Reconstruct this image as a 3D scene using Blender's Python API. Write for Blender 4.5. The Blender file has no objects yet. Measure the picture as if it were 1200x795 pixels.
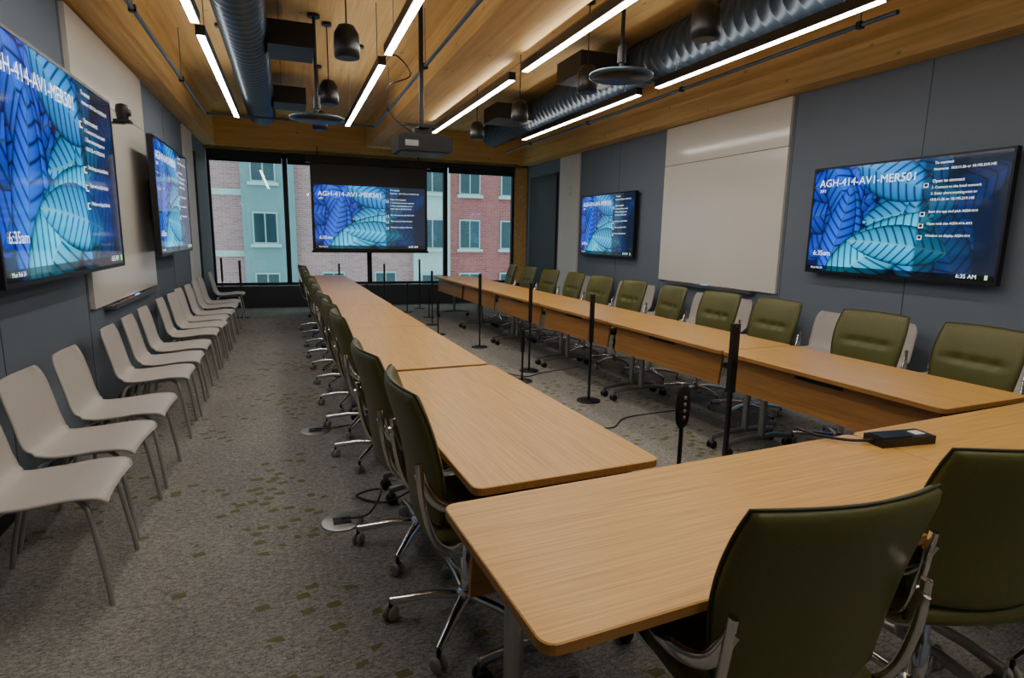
import bpy, math, random
import numpy as np
from mathutils import Vector, Matrix
random.seed(4)
S = bpy.context.scene

# ------------------------------------------------------------------ helpers
def lin(r, g, b):
    f = lambda c: (c/255/12.92 if c/255 <= .04045 else ((c/255+.055)/1.055)**2.4)
    return (f(r), f(g), f(b), 1)

def new_mat(name):
    m = bpy.data.materials.new(name); m.use_nodes = True
    nt = m.node_tree
    return m, nt, nt.nodes['Principled BSDF']

def simple(name, col, rough=.5, metal=0., noise=0., nscale=40, bump=0., spec=.5, coat=0):
    m, nt, b = new_mat(name)
    b.inputs['Roughness'].default_value = rough
    b.inputs['Metallic'].default_value = metal
    b.inputs['Specular IOR Level'].default_value = spec
    b.inputs['Coat Weight'].default_value = coat
    b.inputs['Base Color'].default_value = col
    tc = nt.nodes.new('ShaderNodeTexCoord')
    n = nt.nodes.new('ShaderNodeTexNoise'); n.inputs['Scale'].default_value = nscale
    n.inputs['Detail'].default_value = 4
    nt.links.new(tc.outputs['Object'], n.inputs['Vector'])
    r = nt.nodes.new('ShaderNodeValToRGB')
    k = noise
    r.color_ramp.elements[0].color = [c*(1-k) for c in col[:3]]+[1]
    r.color_ramp.elements[1].color = [min(1, c*(1+k)) for c in col[:3]]+[1]
    r.color_ramp.elements[0].position = .3; r.color_ramp.elements[1].position = .7
    nt.links.new(n.outputs['Fac'], r.inputs['Fac'])
    nt.links.new(r.outputs['Color'], b.inputs['Base Color'])
    if bump:
        bp = nt.nodes.new('ShaderNodeBump'); bp.inputs['Strength'].default_value = bump
        bp.inputs['Distance'].default_value = .01
        nt.links.new(n.outputs['Fac'], bp.inputs['Height']); nt.links.new(bp.outputs['Normal'], b.inputs['Normal'])
    return m

def wood(name, c1, c2, axis=0, scale=1., rough=.4, knots=False, coat=0, cross=38, along=1.3, var=.12):
    m, nt, b = new_mat(name)
    N, L = nt.nodes, nt.links
    tc = N.new('ShaderNodeTexCoord'); mp = N.new('ShaderNodeMapping')
    s = [cross*scale]*3; s[axis] = along*scale
    mp.inputs['Scale'].default_value = s
    L.new(tc.outputs['Object'], mp.inputs['Vector'])
    n = N.new('ShaderNodeTexNoise'); n.inputs['Scale'].default_value = 1.6; n.inputs['Detail'].default_value = 6
    n.inputs['Roughness'].default_value = .65; n.inputs['Distortion'].default_value = .3
    L.new(mp.outputs['Vector'], n.inputs['Vector'])
    r = N.new('ShaderNodeValToRGB')
    r.color_ramp.elements[0].color = c2; r.color_ramp.elements[0].position = .32
    r.color_ramp.elements[1].color = c1; r.color_ramp.elements[1].position = .62
    L.new(n.outputs['Fac'], r.inputs['Fac'])
    col = r.outputs['Color']
    n2 = N.new('ShaderNodeTexNoise'); n2.inputs['Scale'].default_value = 1.3
    L.new(tc.outputs['Object'], n2.inputs['Vector'])
    mr = N.new('ShaderNodeMapRange'); mr.inputs['To Min'].default_value = 1-var; mr.inputs['To Max'].default_value = 1+var
    L.new(n2.outputs['Fac'], mr.inputs['Value'])
    mx = N.new('ShaderNodeVectorMath'); mx.operation = 'SCALE'
    L.new(col, mx.inputs[0]); L.new(mr.outputs['Result'], mx.inputs['Scale'])
    col = mx.outputs['Vector']
    if knots:
        mp2 = N.new('ShaderNodeMapping'); s2 = [6.]*3; s2[axis] = 3.2
        mp2.inputs['Scale'].default_value = s2
        L.new(tc.outputs['Object'], mp2.inputs['Vector'])
        v = N.new('ShaderNodeTexVoronoi'); v.inputs['Scale'].default_value = 1
        L.new(mp2.outputs['Vector'], v.inputs['Vector'])
        lt = N.new('ShaderNodeMapRange'); lt.inputs['From Min'].default_value = .04; lt.inputs['From Max'].default_value = .12
        lt.inputs['To Min'].default_value = .5; lt.inputs['To Max'].default_value = 1
        L.new(v.outputs['Distance'], lt.inputs['Value'])
        m3 = N.new('ShaderNodeVectorMath'); m3.operation = 'SCALE'
        L.new(col, m3.inputs[0]); L.new(lt.outputs['Result'], m3.inputs['Scale']); col = m3.outputs['Vector']
    L.new(col, b.inputs['Base Color'])
    b.inputs['Roughness'].default_value = rough
    b.inputs['Coat Weight'].default_value = coat
    b.inputs['Coat Roughness'].default_value = .25
    return m

def emis(name, col, st, sample=True):
    m, nt, b = new_mat(name)
    b.inputs['Base Color'].default_value = (0.8, .8, .8, 1)
    b.inputs['Emission Color'].default_value = col
    b.inputs['Emission Strength'].default_value = st
    if not sample: m.cycles.emission_sampling = 'NONE'
    return m

# ------------------------------------------------------------------ materials
M_table = wood('oak_laminate', lin(220, 172, 92), lin(190, 140, 64), 0, 1., .36, coat=.12, cross=70, along=1.6, var=.06)
M_edge = wood('oak_edge', lin(172, 122, 60), lin(148, 100, 46), 0, 1.0, .5)
M_beamY = wood('glulam_y', lin(228, 190, 120), lin(204, 160, 92), 1, .35, .6, knots=True)
M_beamX = wood('glulam_x', lin(228, 190, 120), lin(204, 160, 92), 0, .35, .6, knots=True)
M_ceil = wood('clt_ceiling', lin(228, 192, 126), lin(204, 164, 100), 1, .3, .65, knots=True)
M_fabric = simple('acoustic_fabric', lin(116, 126, 139), .95, noise=.08, nscale=160, bump=.15, spec=.1)
M_white = simple('whiteboard_glass', lin(228, 224, 214), .12, noise=.01, nscale=2)
M_whitep = simple('painted_panel', lin(215, 215, 210), .5, noise=.02)
M_dark = simple('dark_panel', lin(42, 47, 53), .5, noise=.05)
M_black = simple('black_plastic', lin(18, 18, 20), .4, noise=.1)
M_blackm = simple('black_metal', lin(26, 27, 30), .45, noise=.1, metal=.3)
M_duct = simple('painted_duct', lin(80, 97, 114), .35, noise=.06, nscale=8, metal=.6)
M_duct2 = simple('darker_duct', lin(48, 60, 73), .42, noise=.06, nscale=8, metal=.4)  # right-hand duct: even base colour, darker than the left one
M_piping = simple('seam_piping', lin(52, 52, 26), .5, noise=.05)
M_chrome = simple('polished_aluminium', lin(215, 213, 210), .16, metal=1., noise=.02)
M_steel = simple('satin_steel', lin(160, 160, 160), .35, metal=.9, noise=.03)
M_leg = simple('grey_leg_paint', lin(168, 166, 162), .35, noise=.03, metal=.5)
M_shell = simple('chair_shell_plastic', lin(180, 173, 166), .45, noise=.02, nscale=10)
M_olive = simple('olive_leather', lin(88, 87, 36), .42, noise=.06, nscale=90, bump=.06)
M_caster = simple('grey_caster', lin(150, 148, 142), .5, noise=.05)
M_valance = simple('shade_fabric', lin(45, 56, 64), .8, noise=.05)
M_led = emis('led_diffuser', (1, .94, .86, 1), 34)
M_up = emis('led_uplight', (1, .94, .84, 1), 12)
M_text = emis('screen_text', (.8, .9, 1, 1), 1.3, False)
M_green = emis('status_green', (.1, 1, .2, 1), 1.0, False)
M_blue = emis('blue_marker_glow', (.1, .3, 1, 1), 1.0, False)  # blue marker in the whiteboard tray, no lamp; its glow is added
M_paper = simple('red_label', lin(190, 60, 40), .5)

def carpet():
    m, nt, b = new_mat('patterned_carpet'); N, L = nt.nodes, nt.links
    tc = N.new('ShaderNodeTexCoord')
    def noise(sc, det=3, scale=(1, 1, 1)):
        mp = N.new('ShaderNodeMapping'); mp.inputs['Scale'].default_value = scale
        L.new(tc.outputs['Object'], mp.inputs['Vector'])
        n = N.new('ShaderNodeTexNoise'); n.inputs['Scale'].default_value = sc; n.inputs['Detail'].default_value = det
        L.new(mp.outputs['Vector'], n.inputs['Vector']); return n
    a = noise(46, 3, (1, 2.4, 1)); f = noise(190, 2)
    r = N.new('ShaderNodeValToRGB'); e = r.color_ramp.elements
    e[0].position = .36; e[0].color = lin(96, 95, 92); e[1].position = .64; e[1].color = lin(162, 159, 153)
    ad = N.new('ShaderNodeMath'); ad.operation = 'MULTIPLY_ADD'; ad.inputs[1].default_value = .5
    mm = N.new('ShaderNodeMath'); mm.operation = 'MULTIPLY'; mm.inputs[1].default_value = .5
    L.new(f.outputs['Fac'], mm.inputs[0]); L.new(a.outputs['Fac'], ad.inputs[0]); L.new(mm.outputs[0], ad.inputs[2])
    L.new(ad.outputs[0], r.inputs['Fac'])
    # large soft tonal patches
    big = noise(2.2, 2, (1, .6, 1))
    bm = N.new('ShaderNodeMapRange'); bm.inputs['To Min'].default_value = .78; bm.inputs['To Max'].default_value = 1.18
    L.new(big.outputs['Fac'], bm.inputs['Value'])
    bs = N.new('ShaderNodeVectorMath'); bs.operation = 'SCALE'
    L.new(r.outputs['Color'], bs.inputs[0]); L.new(bm.outputs['Result'], bs.inputs['Scale'])
    # olive leaf-shaped flecks, clustered
    mp = N.new('ShaderNodeMapping'); mp.inputs['Scale'].default_value = (10, 14, 1); mp.inputs['Rotation'].default_value = (0, 0, .5)
    L.new(tc.outputs['Object'], mp.inputs['Vector'])
    v = N.new('ShaderNodeTexVoronoi'); v.distance = 'MANHATTAN'; v.inputs['Scale'].default_value = 1
    v.voronoi_dimensions = '2D'
    L.new(mp.outputs['Vector'], v.inputs['Vector'])
    lt = N.new('ShaderNodeMath'); lt.operation = 'LESS_THAN'; lt.inputs[1].default_value = .38
    L.new(v.outputs['Distance'], lt.inputs[0])
    sep = N.new('ShaderNodeSeparateColor'); L.new(v.outputs['Color'], sep.inputs[0])
    g = noise(1.3, 3)
    th = N.new('ShaderNodeMapRange'); th.inputs['From Min'].default_value = .48; th.inputs['From Max'].default_value = .68
    th.inputs['To Min'].default_value = .02; th.inputs['To Max'].default_value = .75
    L.new(g.outputs['Fac'], th.inputs['Value'])
    l2 = N.new('ShaderNodeMath'); l2.operation = 'LESS_THAN'
    L.new(sep.outputs[0], l2.inputs[0]); L.new(th.outputs['Result'], l2.inputs[1])
    mu = N.new('ShaderNodeMath'); mu.operation = 'MULTIPLY'; L.new(lt.outputs[0], mu.inputs[0]); L.new(l2.outputs[0], mu.inputs[1])
    m2 = N.new('ShaderNodeMath'); m2.operation = 'MULTIPLY'; m2.inputs[1].default_value = .8; L.new(mu.outputs[0], m2.inputs[0])
    mix = N.new('ShaderNodeMix'); mix.data_type = 'RGBA'
    L.new(m2.outputs[0], mix.inputs['Factor']); L.new(bs.outputs['Vector'], mix.inputs['A'])
    mix.inputs['B'].default_value = lin(98, 98, 56)
    L.new(mix.outputs['Result'], b.inputs['Base Color'])
    b.inputs['Roughness'].default_value = 1; b.inputs['Specular IOR Level'].default_value = .05
    bp = N.new('ShaderNodeBump'); bp.inputs['Strength'].default_value = .4; bp.inputs['Distance'].default_value = .006
    L.new(ad.outputs[0], bp.inputs['Height']); L.new(bp.outputs['Normal'], b.inputs['Normal'])
    return m
M_carpet = carpet()

def brick(name, c1, c2, mortar, bw=.25, rh=.08):
    m, nt, b = new_mat(name); N, L = nt.nodes, nt.links
    tc = N.new('ShaderNodeTexCoord'); mp = N.new('ShaderNodeMapping')
    mp.inputs['Rotation'].default_value = (math.radians(-90), 0, 0)
    L.new(tc.outputs['Object'], mp.inputs['Vector'])
    t = N.new('ShaderNodeTexBrick'); t.inputs['Scale'].default_value = 1
    t.inputs['Color1'].default_value = c1; t.inputs['Color2'].default_value = c2; t.inputs['Mortar'].default_value = mortar
    t.inputs['Brick Width'].default_value = bw; t.inputs['Row Height'].default_value = rh; t.inputs['Mortar Size'].default_value = .008
    L.new(mp.outputs['Vector'], t.inputs['Vector']); L.new(t.outputs['Color'], b.inputs['Base Color'])
    b.inputs['Roughness'].default_value = .9
    return m
M_brick = brick('red_brick', lin(186, 90, 88), lin(162, 74, 74), lin(180, 130, 125))
M_brick2 = brick('pink_brick', lin(200, 136, 136), lin(180, 114, 116), lin(195, 165, 160))
M_stone = simple('pale_stone', lin(190, 194, 190), .8, noise=.05, nscale=3)
M_panelg = simple('teal_cladding', lin(122, 144, 145), .5, noise=.05, nscale=2)
M_winf = simple('window_frame_grey', lin(178, 190, 190), .6)
M_wing = simple('exterior_glass', lin(50, 66, 74), .1, noise=.2, nscale=1)

def glassmat():
    m = bpy.data.materials.new('tinted_window_glass'); m.use_nodes = True; nt = m.node_tree
    nt.nodes.clear()
    o = nt.nodes.new('ShaderNodeOutputMaterial'); t = nt.nodes.new('ShaderNodeBsdfTransparent')
    t.inputs['Color'].default_value = (.74, .95, .93, 1)
    g = nt.nodes.new('ShaderNodeBsdfGlossy'); g.inputs['Roughness'].default_value = .02
    mx = nt.nodes.new('ShaderNodeMixShader'); mx.inputs[0].default_value = .06
    nt.links.new(t.outputs[0], mx.inputs[1]); nt.links.new(g.outputs[0], mx.inputs[2]); nt.links.new(mx.outputs[0], o.inputs[0])
    return m
M_glass = glassmat()

def screenmat(name, st, rough):
    m, nt, b = new_mat(name)
    a = nt.nodes.new('ShaderNodeAttribute'); a.attribute_name = 'Col'
    b.inputs['Base Color'].default_value = (.01, .01, .012, 1) if rough < .3 else (.12, .12, .12, 1)
    b.inputs['Roughness'].default_value = rough
    nt.links.new(a.outputs['Color'], b.inputs['Emission Color'])
    b.inputs['Emission Strength'].default_value = st
    m.cycles.emission_sampling = 'NONE'
    return m
M_screen = screenmat('lcd_screen', 1.8, .06)
M_proj = screenmat('projected_screen', 1.9, .9)

# ------------------------------------------------------------------ mesh builder
class MB:
    def __init__(s): s.v = []; s.f = []; s.m = []; s.sm = []; s.mats = []
    def mi(s, mat):
        if mat not in s.mats: s.mats.append(mat)
        return s.mats.index(mat)
    def add(s, vs, fs, mat, smooth=False):
        o = len(s.v); s.v += [tuple(p) for p in vs]; k = s.mi(mat)
        for f in fs: s.f.append([i+o for i in f]); s.m.append(k); s.sm.append(smooth)
    def box(s, c, d, mat, R=None, ch=0.):
        x, y, z = [q/2 for q in d]
        vs = [Vector((sx*x, sy*y, sz*z)) for sz in (-1, 1) for sx, sy in ((-1, -1), (1, -1), (1, 1), (-1, 1))]
        if R: vs = [R @ p for p in vs]
        vs = [p+Vector(c) for p in vs]
        s.add(vs, [(3, 2, 1, 0), (4, 5, 6, 7), (0, 1, 5, 4), (1, 2, 6, 5), (2, 3, 7, 6), (3, 0, 4, 7)], mat)
    def b2(s, x0, x1, y0, y1, z0, z1, mat):
        s.box(((x0+x1)/2, (y0+y1)/2, (z0+z1)/2), (abs(x1-x0), abs(y1-y0), abs(z1-z0)), mat)
    def rings(s, rings, mat, cap=True, smooth=True, closed=True):
        n = len(rings[0]); vs = [p for r in rings for p in r]; fs = []
        for i in range(len(rings)-1):
            for j in range(n if closed else n-1):
                k = (j+1) % n
                fs.append((i*n+j, i*n+k, (i+1)*n+k, (i+1)*n+j))
        s.add(vs, fs, mat, smooth)
        if cap:
            s.add(rings[0], [tuple(range(n))[::-1]], mat); s.add(rings[-1], [tuple(range(n))], mat)
    def lathe(s, c, prof, mat, seg=24, axis='z'):
        rr = []
        for r, h in prof:
            ring = []
            for j in range(seg):
                a = 2*math.pi*j/seg; p = (r*math.cos(a), r*math.sin(a), h)
                if axis == 'y': p = (p[0], p[2], -p[1])
                if axis == 'x': p = (p[2], p[1], -p[0])
                ring.append(Vector(p)+Vector(c))
            rr.append(ring)
        s.rings(rr, mat)
    def tube(s, pts, r, mat, seg=10, r2=None, up=None):
        pts = [Vector(p) for p in pts]; rr = []
        prev = None
        for i, p in enumerate(pts):
            t = (pts[min(i+1, len(pts)-1)]-pts[max(i-1, 0)]).normalized()
            ref = Vector(up) if up else (prev if prev else (Vector((0, 0, 1)) if abs(t.z) < .9 else Vector((1, 0, 0))))
            a = (ref-t*ref.dot(t)).normalized(); b = t.cross(a)
            prev = a
            q = r[i] if isinstance(r, (list, tuple)) else r
            q2 = (r2 if r2 else q)
            rr.append([p+a*(q2*math.cos(2*math.pi*j/seg))+b*(q*math.sin(2*math.pi*j/seg)) for j in range(seg)])
        s.rings(rr, mat)
    def pad(s, fn, nu, nv, T, mat, round_=.35, front=None):
        def P(u, v):
            x = u*((1-round_)+round_*math.sqrt(1-v*v/2)); y = v*((1-round_)+round_*math.sqrt(1-u*u/2))
            return Vector(fn(x, y))
        vs = []; idx = {}
        for side in (1, -1):
            for i in range(nu+1):
                for j in range(nv+1):
                    u = -math.cos(math.pi*i/nu); v = -math.cos(math.pi*j/nv)
                    u = .5*u+.5*(2*i/nu-1); v = .5*v+.5*(2*j/nv-1)
                    edge = i in (0, nu) or j in (0, nv)
                    if edge and side == -1: idx[(side, i, j)] = idx[(1, i, j)]; continue
                    p = P(u, v); e = .01
                    du = P(min(u+e, 1), v)-P(max(u-e, -1), v); dv = P(u, min(v+e, 1))-P(u, max(v-e, -1))
                    n = du.cross(dv).normalized()
                    th = 0 if edge else T/2*(1-max(abs(u), abs(v))**7)**.5
                    if front and side == 1: th += front(u, v)
                    idx[(side, i, j)] = len(vs); vs.append(p+n*th*side)
        fs = []
        for i in range(nu):
            for j in range(nv):
                q = [idx[(1, i, j)], idx[(1, i+1, j)], idx[(1, i+1, j+1)], idx[(1, i, j+1)]]; fs.append(q)
                q = [idx[(-1, i, j)], idx[(-1, i, j+1)], idx[(-1, i+1, j+1)], idx[(-1, i+1, j)]]; fs.append(q)
        s.add(vs, fs, mat, True)
    def mesh(s, name):
        me = bpy.data.meshes.new(name); me.from_pydata(s.v, [], s.f)
        for m in s.mats: me.materials.append(m)
        me.polygons.foreach_set('material_index', s.m); me.polygons.foreach_set('use_smooth', s.sm)
        me.update(); return me
    def obj(s, name, loc=(0, 0, 0), rz=0):
        return place(s.mesh(name), name, loc, rz)
def place(me, name, loc=(0, 0, 0), rz=0, parent=None):
    o = bpy.data.objects.new(name, me); o.location = loc; o.rotation_euler = (0, 0, rz)
    S.collection.objects.link(o)
    if parent: o.parent = parent
    return o
def boxobj(name, x0, x1, y0, y1, z0, z1, mat):
    b = MB(); c = Vector(((x0+x1)/2, (y0+y1)/2, (z0+z1)/2))
    b.box((0, 0, 0), (x1-x0, y1-y0, z1-z0), mat); return b.obj(name, c)

def _cat(pts, n=6):
    P = [Vector(p) for p in pts]; out = []
    for i in range(len(P)-1):
        p0, p1, p2, p3 = P[max(i-1, 0)], P[i], P[i+1], P[min(i+2, len(P)-1)]
        for k in range(n):
            t = k/n
            out.append(.5*((2*p1)+(p2-p0)*t+(2*p0-5*p1+4*p2-p3)*t*t+(3*p1-p0-3*p2+p3)*t**3))
    out.append(P[-1]); return out
def catmull(pts, n=6):
    if len(pts[0]) == 2:
        return [(p.x, p.y) for p in _cat([(a, c, 0) for a, c in pts], n)]
    return _cat(pts, n)

# ------------------------------------------------------------------ room shell
XL, XR, YF, YB, ZC, ZB = -1.40, 5.15, 12.8, -1.8, 3.62, 3.05
boxobj('floor', XL-.2, XR+.2, YB-.2, YF+.2, -.1, 0, M_carpet)
boxobj('ceiling', XL-.2, XR+.2, YB-.2, YF+.2, ZC, ZC+.15, M_ceil)
boxobj('wall_left', XL-.2, XL, YB-.2, YF+.2, 0, ZC, M_fabric)
boxobj('wall_right', XR, XR+.2, YB-.2, YF+.2, 0, ZC, M_fabric)
boxobj('wall_back', XL, XR, YB-.2, YB, 0, ZC, M_fabric)
# far wall : sill, side pier, glulam header
w = MB()
w.b2(XL, XR, YF, YF+.2, 0, .40, M_dark)
w.b2(4.86, XR, YF, YF+.2, .40, ZC, M_beamY)
w.b2(XL, XR, YF, YF+.2, 3.0, ZC, M_beamX)
w.obj('wall_far')
boxobj('baseboard_left', XL, XL+.015, YB, YF, 0, .1, M_black)
boxobj('baseboard_right', XR-.015, XR, YB, YF, 0, .1, M_black)
boxobj('ceiling_beam', XL, XL+.22, YB, YF, ZB, ZC, M_beamY)
boxobj('ceiling_beam', XR-.24, XR, YB, YF, ZB-.02, ZC, M_beamY)
boxobj('ceiling_beam', 1.55, 2.12, YB, YF-.26, ZB+.12, ZC, M_beamY)
boxobj('ceiling_beam', XL+.22, XR-.24, YF-.26, YF, ZB, ZC, M_beamX)
# CLT joint lines
for i, x in enumerate([-.0, 1.25, 2.8, 4.2]):
    boxobj('trim_%d' % (i+1), x, x+.012, YB, YF-.26, ZC-.004, ZC, M_edge)
boxobj('radiator_cover', XL+.04, XR-.04, YF-.23, YF-.003, 0, .42, M_dark)

# windows
fr = [-1.38, .0, 1.6, 3.25, 4.84]
for i in range(4):
    b = MB(); x0, x1 = fr[i], fr[i+1]; t = .045
    y0, y1 = YF+.02, YF+.12
    b.b2(x0, x0+t, y0, y1, .42, 3.0, M_blackm); b.b2(x1-t, x1, y0, y1, .42, 3.0, M_blackm)
    b.b2(x0+t, x1-t, y0, y1, .42, .47, M_blackm); b.b2(x0+t, x1-t, y0, y1, 2.95, 3.0, M_blackm)
    b.b2(x0+t, x1-t, YF+.06, YF+.07, .47, 2.95, M_glass)
    b.obj('window_%d' % (i+1))
for i in range(4):
    x0, x1 = fr[i], fr[i+1]; b = MB()
    b.b2(x0+.03, x1-.03, YF-.1, YF-.01, 2.90, 3.0, M_valance)
    b.b2(x0+.05, x1-.05, YF-.05, YF-.04, 2.80, 2.90, M_valance)
    b.tube([(x0+.05, YF-.045, 2.80), (x1-.05, YF-.045, 2.80)], .012, M_black)
    b.obj('roller_shade')

# wall boards and panels (both sides)
for side, X in ((1, XL), (-1, XR)):
    def bx(name, y0, y1, z0, z1, th, mat, off=0.):
        return boxobj(name, min(X+side*off, X+side*(th+off)), max(X+side*off, X+side*(th+off)), y0, y1, z0, z1, mat)
    b = MB()
    def w2(y0, y1, z0, z1, t0, t1, mat): b.b2(X+side*t0, X+side*t1, y0, y1, z0, z1, mat)
    w2(5.17, 7.43, .90, 2.50, 0.002, .035, M_white)
    w2(5.17, 7.43, 2.508, ZB-.03, 0.002, .035, M_white)
    w2(5.5, 7.2, .86, .885, .002, .09, M_steel); w2(5.5, 7.2, .885, .90, .08, .09, M_steel)
    for k, c in enumerate((M_black, M_paper, M_blue, M_black)):
        b.tube([(X+side*.06, 5.7+k*.3, .895), (X+side*.06, 5.83+k*.3, .895)], .009, c, 8)
    b.obj('whiteboard')
    bx('wall_panel', 10.15, 11.0, .1, ZB-.03, .03, M_whitep)
    bx('door_%d' % (1 if side == 1 else 2), 11.1, 12.5, .002, 2.75, .035, M_dark, .018)
    for k, y in enumerate((2.3, 7.45, 8.75, 10.1, 5.13, 3.7, .9)):
        bx('trim_%d' % (10+k+(10 if side < 0 else 0)), y, y+.006, .1, ZB-.03, .002, M_dark)

# ------------------------------------------------------------------ screen picture (vertex colours)
NX, NY = 480, 270
xs = np.linspace(0, 16, NX); ys = np.linspace(0, 9, NY)
GX, GY = np.meshgrid(xs, ys)
img = np.zeros((NY, NX, 3)); img[...] = (.001, .003, .04)
rng = random.Random(7)
def leaf(bx, by, ang, Ln, W, bend, hue, bright):
    ca, sa = math.cos(ang), math.sin(ang)
    s = ((GX-bx)*ca+(GY-by)*sa)/Ln; t = (-(GX-bx)*sa+(GY-by)*ca)
    t = t-bend*np.clip(s, 0, 1)**2
    wd = W*np.sin(np.pi*np.clip(s, 0, 1)**.8)**.65
    ins = (s > 0) & (s < 1) & (np.abs(t) < wd)
    a = np.abs(t)/np.maximum(wd, .01)
    vein = .5+.5*np.sin(2*np.pi*(s*Ln*1.35-np.abs(t)*.75-.25*a*a))
    vein = vein**6
    shade = .2+.8*np.clip(np.where(t > 0, 1-a*.7, .7-a*.55), 0, 1)
    deep = np.array((.012, .06, .85)); cy = np.array((.02, .62, 1.0)); wh = np.array((.25, .85, .95))
    base = deep*(1-hue)+cy*hue
    c = base[None, None, :]*shade[..., None]*bright
    c = c*(1-.92*vein[..., None])
    rib = np.exp(-(t/.06)**2)[..., None]; c = c*(1-rib)+wh[None, None, :]*rib*.5*bright*(.15+hue)
    ed = np.clip((a-.82)/.18, 0, 1)[..., None]; c = c*(1-.93*ed)
    img[ins] = c[ins]
for L_ in [(-1, 8.5, -.5, 9, 1.7, .5, .1, .5), (0, 1, .9, 9, 1.6, -.5, .02, .6), (-1.5, 4.5, .15, 8, 1.8, .7, .05, .6),
           (9, 9.5, -1.0, 9, 1.7, .5, .15, .5), (16, 8, -2.6, 8, 1.5, .8, .1, .5), (14, -1, 2.0, 9, 1.7, .5, .2, .6),
           (-1, 7.4, .1, 8, 1.7, -.6, .02, .7), (4.5, 9.8, -1.9, 10, 1.7, .8, .04, .9), (1.5, 9.9, -1.1, 9, 1.6, -.8, .1, .85),
           (7, 9.8, -1.2, 9, 1.8, .6, .15, .8), (12, 9, -2.45, 9, 1.8, .6, .35, .75), (13, 6.5, -2.75, 8, 1.7, -.9, .6, .8),
           (1.8, -.8, 1.25, 8.5, 1.6, .6, .08, .9), (10.5, -1.5, 1.75, 8, 1.8, -.7, .55, .7),
           (2.0, -1.2, .62, 11, 2.3, -.5, .95, .95), (12.5, 1.9, 2.95, 8.5, 1.6, .8, .8, .85), (4.5, 9.2, -.45, 7.5, 1.8, .4, .45, .85)]:
    leaf(*L_)
dark = np.clip((GX-9.9)/.3, 0, 1)[..., None]
img = img*(1-.80*dark)+np.array((.004, .008, .014))*dark
img[GY < .45] *= .12
def screen_mesh(name, mat):
    me = bpy.data.meshes.new(name)
    vs = np.stack([GX/16-.5, np.zeros_like(GX), GY/16-9/32], -1).reshape(-1, 3)
    i = np.arange(NY-1)[:, None]*NX+np.arange(NX-1)[None, :]
    fs = np.stack([i, i+1, i+NX+1, i+NX], -1).reshape(-1, 4)
    me.from_pydata(vs.tolist(), [], fs.tolist())
    ca = me.color_attributes.new('Col', 'FLOAT_COLOR', 'POINT')
    rgba = np.ones((NX*NY, 4)); rgba[:, :3] = img.reshape(-1, 3)
    ca.data.foreach_set('color', rgba.ravel().astype(np.float32)); me.materials.append(mat); return me
ME_scr = screen_mesh('lcd_picture', M_screen); ME_prj = screen_mesh('projected_picture', M_proj)

def text(par, s, x, z, size, w, mat=M_text, al='LEFT'):
    cu = bpy.data.curves.new('screen_text', 'FONT'); cu.body = s; cu.size = size*w; cu.align_x = al
    cu.materials.append(mat); cu.resolution_u = 3
    o = bpy.data.objects.new('screen_text', cu); S.collection.objects.link(o); o.parent = par
    o.location = (x*w, -.004, z*w); o.rotation_euler = (math.pi/2, 0, 0); return o
def screen_content(par, w):
    text(par, 'AGH-414-AV1-MER501', -.465, .185, .058, w)
    text(par, 'XR1', -.46, .155, .024, w)
    text(par, '6:35am', -.465, -.195, .040, w)
    text(par, '6:35 AM', .34, -.270, .026, w)
    text(par, 'Mon Feb 24', -.47, -.270, .016, w)
    for k, (s, sz) in enumerate([('To connect', .016), ('Hostname  10.0.11.26 or 10.195.219.145', .014), ('', .02), ('Open to connect', .018), ('1. Connect to the local network', .0145),
                           ('2. Enter share.meeting.com or', .0145), ('10.0.11.26 or 10.195.219.145', .0145), ('',.01),
                           ('Start the app and pick AGH-414', .0145), ('', .01), ('Open web site AGH-414-AV1', .0145), ('', .01), ('Window on display AGH-414', .0145)]):
        if s: text(par, s, .175, .250-k*.028, sz*1.15, w)
    for z in (.155, .02, -.035, -.09):
        b = MB(); b.b2(.136*w, .158*w, -.003, -.002, (z-.010)*w, (z+.010)*w, M_text)
        b.b2(.139*w, .155*w, -.0045, -.0035, (z-.006)*w, (z+.008)*w, M_black)
        o = b.obj('screen_icon'); o.parent = par
def tv(loc, rz, w, standoff, tilt=0):
    h = w*9/16; b = MB()
    b.b2(-w/2-.02, w/2+.02, .004, .05, -h/2-.025, h/2+.02, M_black)
    b.b2(-w/2-.02, w/2+.02, -.004, .004, -h/2-.025, -h/2-.001, M_black)
    b.b2(-w/2-.02, w/2+.02, -.004, .004, h/2+.001, h/2+.02, M_black)
    b.b2(-w/2-.02, -w/2-.001, -.004, .004, -h/2, h/2, M_black); b.b2(w/2+.001, w/2+.02, -.004, .004, -h/2, h/2, M_black)
    b.b2(-w*.3, w*.3, .05, .085, -h*.4, h*.25, M_black)
    b.b2(-.3, .3, .085, standoff, -.2, .2, M_blackm)
    o = b.obj('television', loc, rz)
    s = place(ME_scr, 'screen', (0, .0, 0), 0, o); s.scale = (w, 1, w)
    screen_content(o, w)
    b = MB(); b.box((w*.468, -.003, -.262*w), (.012*w, .002, .02*w), M_green); g = b.obj('status_light'); g.parent = o
    return o
# screens face local -Y ; on right wall face -X => rz=-90deg ; left wall face +X => rz=+90
tv((5.04, 3.81, 1.70), -math.pi/2, 1.76, .105)
tv((5.04, 8.95, 1.70), -math.pi/2, 1.76, .105)
tv((-1.17, 4.22, 1.815), math.pi/2, 2.02, .19)
tv((-1.17, 7.70, 1.815), math.pi/2, 1.98, .225)

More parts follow.
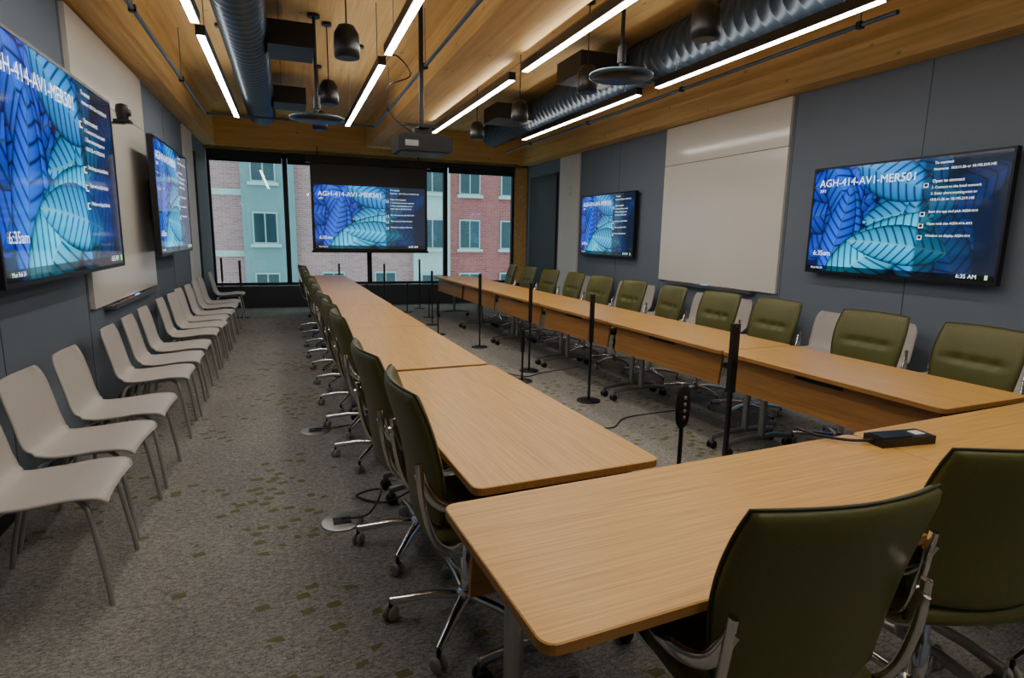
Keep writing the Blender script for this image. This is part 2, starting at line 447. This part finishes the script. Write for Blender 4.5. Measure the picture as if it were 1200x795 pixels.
# projection screen
b = MB(); b.b2(.38, 2.78, 12.2, 12.36, 2.80, 2.93, M_blackm)
b.b2(.45, 2.72, 12.27, 12.275, 1.13, 2.80, M_black)
b.tube([(.43, 12.27, 1.12), (2.74, 12.27, 1.12)], .022, M_black)
for x in (.6, 2.55): b.tube([(x, 12.28, 2.9), (x, 12.28, ZB+.05)], .01, M_blackm)
ps = b.obj('projection_screen')
root = bpy.data.objects.new('image_plane', None); S.collection.objects.link(root); root.parent = ps; root.location = (1.585, 12.262, 1.79)
s = place(ME_prj, 'picture', (0, 0, 0), 0, root); s.scale = (2.17, 1, 2.17)
screen_content(root, 2.17)

# ------------------------------------------------------------------ tables
def table_mesh(L, D=.66):
    b = MB(); H = .74; r = .035
    def rr(inset, z):
        pts = []
        for cx, cy, a0 in ((L/2-r, D/2-r, 0), (-L/2+r, D/2-r, 90), (-L/2+r, -D/2+r, 180), (L/2-r, -D/2+r, 270)):
            for k in range(6):
                a = math.radians(a0+k*18); q = r-inset
                pts.append(Vector((cx+q*math.cos(a), cy+q*math.sin(a), z)))
        return pts
    b.rings([rr(.006, H-.03), rr(0, H-.026), rr(0, H-.003)], M_edge, cap=False, smooth=False)
    b.rings([rr(0, H-.003), rr(.003, H)], M_table, cap=False, smooth=False)
    b.add(rr(.003, H), [tuple(range(24))], M_table); b.add(rr(.006, H-.03), [tuple(range(24))[::-1]], M_edge)
    # under-frame
    b.b2(-L/2+.08, L/2-.08, -.03, .03, H-.075, H-.031, M_blackm)
    for sx in (-1, 1):
        x = sx*(L/2-.075)
        b.b2(x-.03, x+.03, -D/2+.08, D/2-.10, H-.06, H-.031, M_blackm)
        b.tube([(x, -.02, .10), (x, -.02, H-.06)], .024, M_steel, 16)
        b.tube([(x, -D/2+.05, .085), (x, -.15, .105), (x, .12, .105), (x, D/2-.05, .085)], .020, M_steel, 10)
        for y in (-D/2+.06, D/2-.06):
            b.box((x, y, .065), (.022, .03, .05), M_steel)
            for q in (-.018, .018): b.lathe((x+q-.008, y, .03), [(.024, 0), (.03, .003), (.03, .013), (.024, .016)], M_black, 14, 'x')
    # modesty panel hinged beneath +Y edge
    b.box((0, D/2-.075, H-.155), (L-.12, .018, .215), M_edge, Matrix.Rotation(math.radians(6), 3, 'X'))
    for sx in (-1, 1): b.box((sx*(L/2-.3), D/2-.1, H-.06), (.05, .03, .05), M_blackm)
    b.b2(-.16, .16, D/2-.064, D/2-.055, H-.065, H-.04, M_black)
    return b.mesh('conference_table')
T155 = table_mesh(1.54, .67); T147 = table_mesh(1.46, .68); T170 = table_mesh(1.70, .64)
T160 = table_mesh(1.60, .69)
nm = 'conference_table'
# near cross row
place(T170, nm, (1.245, 1.265, 0), math.radians(3.4))
place(T170, nm, (2.95, 1.375, 0), math.radians(3.6))
# left row
place(T160, nm, (.800, 2.42, 0), -math.pi/2+math.radians(2.8))
for k in range(5):
    y = 4.04+k*1.55
    place(T155, nm, (.735-.035*k, y, 0), -math.pi/2+math.radians(1.6))
# right row
for k in range(6):
    y = 2.50+k*1.47
    place(T147, nm, (3.13-.06*k, y, 0), math.pi/2+math.radians(2.4))

# ------------------------------------------------------------------ task chair (faces local +Y)
def office_chair():
    b = MB()
    def back(u, v):
        t = (v+1)/2; z = .50+.50*t
        y = -.19-.10*t+.025*math.sin(t*math.pi)
        wd = .222+.036*math.sin(t*math.pi*.62)
        return (-u*wd, y+.045*u*u, z+.016*u*u*t)
    def tuft(u, v):
        d = 0
        for c in (-.45, 0, .45): d -= .024*math.exp(-((u-c)/.13)**2-((v-.12)/.07)**2)
        d -= .007*math.exp(-((v-.12)/.05)**2)*(abs(u) < .8)
        return d
    b.pad(back, 26, 32, .055, M_olive, .26, tuft)
    # thin piping / shell edge between the front cushion and the rear shell
    loop = []
    for k in range(64):
        a = 2*math.pi*k/64; cu, su = math.cos(a), math.sin(a); m_ = max(abs(cu), abs(su)); u, v = cu/m_, su/m_
        x = u*(.74+.26*math.sqrt(1-v*v/2)); y = v*(.74+.26*math.sqrt(1-u*u/2)); loop.append(back(x*1.004, y*1.002))
    loop.append(loop[0]); b.tube(loop, .004, M_piping, 6)
    def seat(u, v):
        y = .03+.235*v
        return (u*.245, y, .475-.03*max(0, v)**3+.015*u*u-.02*math.exp(-((v+.9)/.5)**2)+.03*max(0, -v)**4)
    b.pad(seat, 18, 18, .075, M_olive, .38)
    # rear shell spine & under-seat mechanism
    b.box((0, .02, .415), (.2, .22, .05), M_blackm)
    for s in (-1, 1):
        p = catmull([(s*.245, -.240, .74), (s*.266, -.19, .64), (s*.285, -.08, .60), (s*.29, .07, .612), (s*.288, .15, .585), (s*.27, .13, .52), (s*.2, .08, .435), (s*.08, .04, .41)], 5)
        b.tube(p, .019, M_chrome, 10, .008)
        p = catmull([(s*.25, -.240, .77), (s*.256, -.228, .64), (s*.245, -.19, .50), (s*.20, -.12, .43), (s*.08, -.02, .41)], 5)
        b.tube(p, .013, M_chrome, 10, .010)
        b.pad(lambda u, v, s=s: (s*.29+u*.028, .03+v*.12, .622-.006*v*v), 8, 10, .018, M_black, .8)
    b.lathe((0, 0, 0), [(.026, .12), (.026, .26), (.018, .262), (.018, .41)], M_chrome, 16)
    b.lathe((0, 0, 0), [(.03, .075), (.045, .085), (.045, .125), (.03, .135)], M_chrome, 18)
    for k in range(5):
        a = math.radians(90+72*k+18); ca, sa = math.cos(a), math.sin(a)
        pts = [(.03*ca, .03*sa, .108), (.15*ca, .15*sa, .105), (.30*ca, .30*sa, .078)]
        b.tube(pts, [.026, .021, .014], M_chrome, 10, .016)
        cx, cy = .30*ca, .30*sa
        b.lathe((cx, cy, 0), [(.008, .05), (.008, .078)], M_blackm, 8)
        ang = a+1.1; dx, dy = -math.sin(ang), math.cos(ang)
        for q in (-.024, .006):
            c = Vector((cx+q*dx, cy+q*dy, .028)); A = Vector((dx, dy, 0))
            rr = []
            Bx = Vector((-dy, dx, 0))
            for rad, off in ((.02, 0), (.028, .003), (.028, .015), (.02, .018)):
                rr.append([c+A*off+Bx*(rad*math.cos(2*math.pi*j/14))+Vector((0, 0, rad*math.sin(2*math.pi*j/14))) for j in range(14)])
            b.rings(rr, M_caster)
    return b.mesh('office_chair')
OC = office_chair()
rng = random.Random(3)
def oc(x, y, rz): place(OC, 'office_chair', (x, y, 0), rz)
D2 = math.radians
for i, y in enumerate([2.03, 2.68, 3.88, 4.55, 5.2, 5.9, 6.6, 7.3, 8.0, 8.75, 9.5]):
    oc((.60 if i == 0 else .56)-.018*(y-2), y, -math.pi/2+D2(rng.uniform(-7, 7)+4))
for i, y in enumerate([2.30, 2.98, 3.86, 4.52, 5.25, 5.95, 6.65, 7.35, 8.1, 8.85, 9.6]):
    oc(3.72-.045*(y-2), y, math.pi/2+D2(rng.uniform(-9, 9)))
oc(1.05, 1.04, D2(-4)); oc(1.82, 1.10, D2(-14))
oc(2.58, 1.10, D2(4))

# ------------------------------------------------------------------ stacking visitor chair
def visitor_chair():
    b = MB()
    prof = catmull([(.235, .425), (.215, .448), (.12, .452), (0, .440), (-.12, .436), (-.185, .455), (-.215, .51), (-.235, .60), (-.262, .72), (-.285, .805)], 4)
    n = len(prof); nu = 14; rings_f = []
    for i, p in enumerate(prof):
        t = i/(n-1); y, z = p[0], p[1]
        a = prof[min(i+1, n-1)]; c = prof[max(i-1, 0)]
        ty, tz = a[0]-c[0], a[1]-c[1]; l = math.hypot(ty, tz); ny, nz = tz/l, -ty/l
        wd = .232-.012*t
        if t < .12: wd *= 1-.12*((.12-t)/.12)**2
        if t > .86: wd *= 1-.22*((t-.86)/.14)**2.2
        if .4 < t < .62: wd *= 1-.10*math.sin((t-.4)/.22*math.pi)
        f, g = [], []
        for j in range(nu+1):
            u = -1+2*j/nu
            lift = .016*abs(u)**2.5+.012*abs(u)**2*(t > .5)
            px, py, pz = u*wd, y+ny*lift, z+nz*lift
            f.append(Vector((px, py, pz))); g.append(Vector((px*.995, py-ny*.010, pz-nz*.010)))
        rings_f.append(f+g[::-1])
    b.rings(rings_f, M_shell, cap=True, smooth=True)
    for s in (-1, 1):
        b.tube(catmull([(s*.10, .10, .425), (s*.17, .155, .42), (s*.195, .18, .38), (s*.215, .215, .15), (s*.225, .232, .0)], 4), .011, M_leg, 8)
        b.tube(catmull([(s*.10, -.08, .42), (s*.17, -.13, .41), (s*.195, -.16, .37), (s*.215, -.22, .15), (s*.225, -.25, .0)], 4), .011, M_leg, 8)
        b.tube([(s*.12, .12, .424), (s*.12, -.10, .422)], .010, M_leg, 8)
    b.tube([(-.12, .02, .423), (.12, .02, .423)], .010, M_leg, 8)
    return b.mesh('visitor_chair')
VC = visitor_chair()
for y in [2.80, 3.38, 3.97, 4.86, 5.42, 6.0, 6.75, 7.3, 7.85, 8.4, 9.1, 9.65, 10.9]:
    place(VC, 'visitor_chair', (-.97+rng.uniform(-.015, .015), y, 0), -math.pi/2+D2(rng.uniform(-3, 3)))
for y in [2.4, 3.0, 3.62, 4.2, 4.95, 5.55, 6.15, 6.95, 7.5, 8.05, 8.8, 9.4]:
    place(VC, 'visitor_chair', (4.72, y, 0), math.pi/2+D2(rng.uniform(-3, 3)))

# ------------------------------------------------------------------ posts (antenna / power posts)
def post(x, y, h, paddle=False, th=.02):
    b = MB()
    b.lathe((0, 0, 0), [(.11, 0), (.11, .008), (.10, .014), (.02, .018)], M_black, 28)
    if paddle:
        b.tube([(0, 0, .015), (0, 0, h-.17)], .009, M_black)
        b.pad(lambda u, v: (u*.036, 0, h-.085+v*.10), 8, 12, .022, M_blackm, .9)
        for k in range(4): b.lathe((0, -.013, h-.13+k*.028), [(.008, -.001), (.006, -.004)], M_steel, 10, 'y')
    else:
        b.box((0, 0, .015+(h-.015)*.28), (th*.9, th*.9, (h-.015)*.56), M_black)
        b.box((0, 0, h*.56+(h*.44)/2), (th*1.8, th*1.3, h*.44), M_black)
        b.lathe((0, 0, h-.03), [(th*.95, 0), (th, .01), (th*.6, .03)], M_black, 14)
    b.obj('floor_stand_post', (x, y, 0))
post(2.54, 4.68, .99); post(2.47, 5.97, .99); post(2.55, 2.86, .99, th=.026)
post(1.50, 1.95, .90, True); post(2.22, 5.55, .56); post(2.36, 7.47, .99); post(2.06, 8.6, .56)
post(-.80, 11.2, .99); post(-1.18, 12.2, .99)
for x, y, h in ((.9, 11.9, .9), (1.35, 11.4, .56), (1.75, 11.8, .9), (2.1, 11.3, .56), (2.45, 11.8, .99), (2.2, 9.6, .9), (2.35, 10.5, .56)):
    post(x, y, h)

# power box on the table
b = MB(); b.b2(-.125, .125, -.045, .045, 0, .032, M_black); b.b2(-.115, .02, -.035, .035, .032, .036, M_blackm)
b.b2(.055, .1, -.02, .02, .032, .035, M_whitep)
b.tube(catmull([(-.12, 0, .016), (-.2, .03, .012), (-.28, .1, .012), (-.3, .2, .012)], 5), .006, M_black, 8)
b.obj('table_power_box', (2.17, 1.50, .7405), D2(-6))
# floor boxes and cables
for x, y in ((.20, 3.0), (.13, 4.55), (1.95, 4.2), (2.05, 6.1)):
    b = MB(); b.lathe((0, 0, 0), [(.11, 0), (.11, .004), (.1, .007), (.0, .007)], M_steel, 32)
    b.b2(-.045, .045, -.035, .035, .0072, .012, M_black); b.obj('floor_outlet_box', (x, y, 0))
for pts in ([(.2, 3.0, .02), (.33, 2.95, .05), (.42, 3.12, .1), (.3, 3.25, .02), (.45, 3.1, .03), (.6, 2.9, .2)],
            [(.13, 4.55, .02), (.3, 4.5, .03), (.5, 4.6, .05), (.6, 4.5, .3)],
            [(1.95, 4.2, .02), (2.3, 3.9, .012), (2.6, 4.1, .012), (3.0, 3.9, .1)],
            [(2.05, 6.1, .02), (2.3, 5.7, .012), (2.55, 5.8, .012), (2.9, 5.6, .1)]):
    b = MB(); b.tube(catmull(pts, 8), .006, M_black, 8); b.obj('floor_cable')
b = MB(); b.tube([(0, 0, .012), (.12, .02, .012)], .011, M_whitep); b.tube([(.12, .02, .012), (.16, .027, .012)], .012, M_paper); b.obj('whiteboard_marker', (1.95, 4.35, 0))

# ------------------------------------------------------------------ ceiling services
def light(x, y0, y1, z=3.0):
    b = MB(); L = y1-y0
    b.b2(-.035, .035, -L/2, L/2, 0, .075, M_black)
    b.b2(-.027, .027, -L/2+.01, L/2-.01, -.006, 0, M_led)
    b.b2(-.022, .022, -L/2+.03, L/2-.03, .075, .079, M_up)
    for y in (-L/2+.3, L/2-.3): b.tube([(0, y, .07), (0, y, ZC-z)], .004, M_steel, 6)
    b.lathe((0, 0, ZC-z-.03), [(.05, 0), (.05, .03)], M_black, 16)
    b.obj('linear_pendant_light', (x, (y0+y1)/2, z))
for x in (-.57, .87, 2.13, 3.58):
    yy = 5.42 if x > 0 else 5.2
    zz = 3.0
    light(x, 5.75 if x > 0 else 5.5, 9.1, zz); light(x, 2.3 if x < 3 else 2.95, yy, zz)
    if x > 0: light(x, -1.3, 1.9, zz)

def duct(x, z, r, y0, y1, mat=None):
    b = MB(); prof = []; y = y0
    while y < y1:
        for dy, dr in ((0, 0), (.10, 0), (.108, .006), (.122, .006), (.13, 0)):
            prof.append((r+dr, y+dy))
        y += .13
    rr = []
    for q, yy in prof:
        rr.append([Vector((x+q*math.cos(2*math.pi*j/32), yy, z+q*math.sin(2*math.pi*j/32))) for j in range(32)])
    b.rings(rr, mat or M_duct)
    return b
b = duct(-.30, 3.36, .205, -1.7, 10.6)
for y in (6.3, 9.0): b.b2(-.1, .32, y, y+.55, 3.22, 3.44, M_blackm)
b.obj('spiral_air_duct')
b = duct(3.72, 3.36, .22, -1.7, 11.0, M_duct2)
for y in (5.9, 8.6): b.b2(2.95, 3.55, y, y+.6, 3.2, 3.42, M_blackm)
b.obj('spiral_air_duct')
b = MB()
for x, y0, y1, z in ((-1.0, -1.5, 9.6, 3.1), (1.32, 3.5, 9.6, 3.1), (4.15, 3.3, 11.5, 3.12)):
    b.tube([(x, y0, z), (x, y1, z)], .018, M_duct, 10)
    y = y0+.3
    while y < y1: b.tube([(x, y, z), (x, y, ZC)], .006, M_steel, 6); b.box((x, y, z), (.05, .04, .05), M_blackm); y += 2.2
b.tube([(-1.0, 9.6, 3.1), (1.32, 9.6, 3.1)], .018, M_duct, 10)
b.obj('ceiling_conduit')

def speaker(x, y, z):
    b = MB()
    b.lathe((0, 0, 0), [(.075, -.12), (.095, -.115), (.10, -.05), (.092, .06), (.06, .115), (.02, .125)], M_black, 24)
    b.tube([(0, 0, .12), (0, 0, ZC-z)], .006, M_black, 6); b.lathe((0, 0, ZC-z-.03), [(.05, 0), (.05, .03)], M_black, 16)
    b.obj('pendant_speaker', (x, y, z))
for x, y in ((.49, 5.0), (.47, 6.8), (.46, 8.5), (2.69, 3.54), (2.67, 5.2), (2.62, 6.8), (2.56, 8.3)): speaker(x, y, 2.94)
def mic(x, y, z, d=.26):
    b = MB()
    b.lathe((0, 0, 0), [(d*.9, -.012), (d, -.006), (d, .012), (d*.6, .03), (.05, .05)], M_duct, 36)
    b.lathe((0, 0, -.0145), [(d*.88, .001), (d*.88, 0), (0.001, 0)], M_black, 36)
    b.tube([(0, 0, .045), (0, 0, ZC-z)], .016, M_black, 10); b.lathe((0, 0, .1), [(.035, 0), (.035, .12)], M_black, 14)
    b.lathe((0, 0, ZC-z-.03), [(.06, 0), (.06, .03)], M_black, 16)
    b.obj('ceiling_microphone_array', (x, y, z))
mic(.335, 6.6, 2.63, .27); mic(2.5, 4.3, 2.74, .25)

# projector
b = MB()
b.box((0, 0, 0), (.50, .38, .13), M_blackm); b.box((0, 0, .075), (.42, .32, .03), M_black)
b.box((0, 0, -.072), (.44, .34, .012), M_black)
b.lathe((-.1, .19, 0), [(.055, 0), (.06, .03), (.05, .05), (.035, .045), (.001, .04)], M_black, 20, 'y')
for k in range(6): b.box((.02+k*.03, -.192, .0), (.012, .004, .07), M_black)
b.box((-.13, -.192, 0), (.12, .005, .05), M_steel)
b.box((0, 0, .13), (.16, .16, .04), M_black); b.box((0, 0, .19), (.34, .05, .02), M_black); b.box((0, 0, .16), (.1, .3, .02), M_black)
b.tube([(0, 0, .15), (0, 0, ZC-2.31)], .022, M_black, 12)
b.tube(catmull([(-.1, -.1, .1), (-.28, -.05, .25), (-.3, 0, .5), (-.1, 0, .62), (-.2, .1, .8), (-.33, .1, .78)], 8), .007, M_black, 8)
b.obj('ceiling_projector', (1.22, 5.72, 2.31))

# camera on left wall & small device on right wall
b = MB(); b.box((0, 0, 0), (.12, .1, .02), M_black); b.lathe((0, 0, .01), [(.04, 0), (.045, .03), (.05, .08), (.04, .12), (.01, .13)], M_blackm, 20)
b.lathe((.03, 0, .07), [(.028, 0), (.028, .03), (.02, .032)], M_black, 16, 'x'); b.box((-.06, 0, -.015), (.15, .06, .012), M_black)
b.obj('conference_camera', (XL+.18, 5.85, 2.36))
b = MB(); b.lathe((0, 0, 0), [(.07, 0), (.07, -.04), (.05, -.06), (.001, -.065)], M_whitep, 20, 'x'); b.obj('wall_strobe', (XR-.03, 10.5, 2.35))

# ------------------------------------------------------------------ outside
b = MB(); Y = 24
b.b2(-14, -1.5, Y, Y+.6, -8, 16, M_brick2); b.b2(-1.5, .3, Y-.4, Y+.6, -8, 16, M_panelg); b.b2(.3, 4.7, Y, Y+.6, -8, 16, M_brick2)
b.b2(4.7, 6.2, Y-.3, Y+.6, -8, 16, M_stone); b.b2(6.2, 22, Y, Y+.6, -8, 16, M_brick)
for z in (-1.6, .55, 2.75, 4.95): b.b2(-14, -1.5, Y-.06, Y, z, z+.22, M_stone)
for z in (-1.3, 4.6): b.b2(6.2, 22, Y-.06, Y, z, z+.25, M_stone)
def win(xc, zc, w=.85, h=1.15, y=Y):
    b.b2(xc-w/2, xc+w/2, y-.06, y, zc-h/2, zc+h/2, M_winf)
    for s in (-1, 1): b.b2(xc+s*w*.235-w*.205, xc+s*w*.235+w*.205, y-.08, y-.061, zc-h/2+.06, zc+h/2-.06, M_wing)
    b.b2(xc-w/2-.1, xc+w/2+.1, y-.14, y, zc-h/2-.12, zc-h/2, M_stone)
for z in (-2.8, -.6, 1.6, 3.8, 6.0):
    for x in (-9, -6): win(x, z-.2, .9, 1.1)
    win(-.75, z, .85, 1.15, Y-.4)
    for x in (1.6, 3.6): win(x, z)
    win(5.45, z-.1, .95, 1.2, Y-.3)
    for x in (7.1, 8.9, 11, 13): win(x, z-.1, .9, 1.2)
b.obj('neighbouring_building')
boxobj('outside_ground', -30, 40, 13.2, 40, -8.2, -8, M_stone)

# ------------------------------------------------------------------ world, camera
W = bpy.data.worlds.new('World'); S.world = W; W.use_nodes = True
bg = W.node_tree.nodes['Background']; bg.inputs['Color'].default_value = (.78, .88, 1, 1); bg.inputs['Strength'].default_value = 2.3

R = Vector((.9361, -.351, .0177)).normalized(); U = Vector((.0447, .1688, .9846)); U = (U-R*U.dot(R)).normalized(); Bk = R.cross(U)
cam = bpy.data.cameras.new('camera'); co = bpy.data.objects.new('camera', cam); S.collection.objects.link(co)
mw = Matrix((R, U, Bk)).transposed().to_4x4(); mw.translation = (0, 0, 1.5); co.matrix_world = mw
cam.sensor_width = 36; cam.lens = 690/1200*36; cam.clip_start = .02
S.camera = co
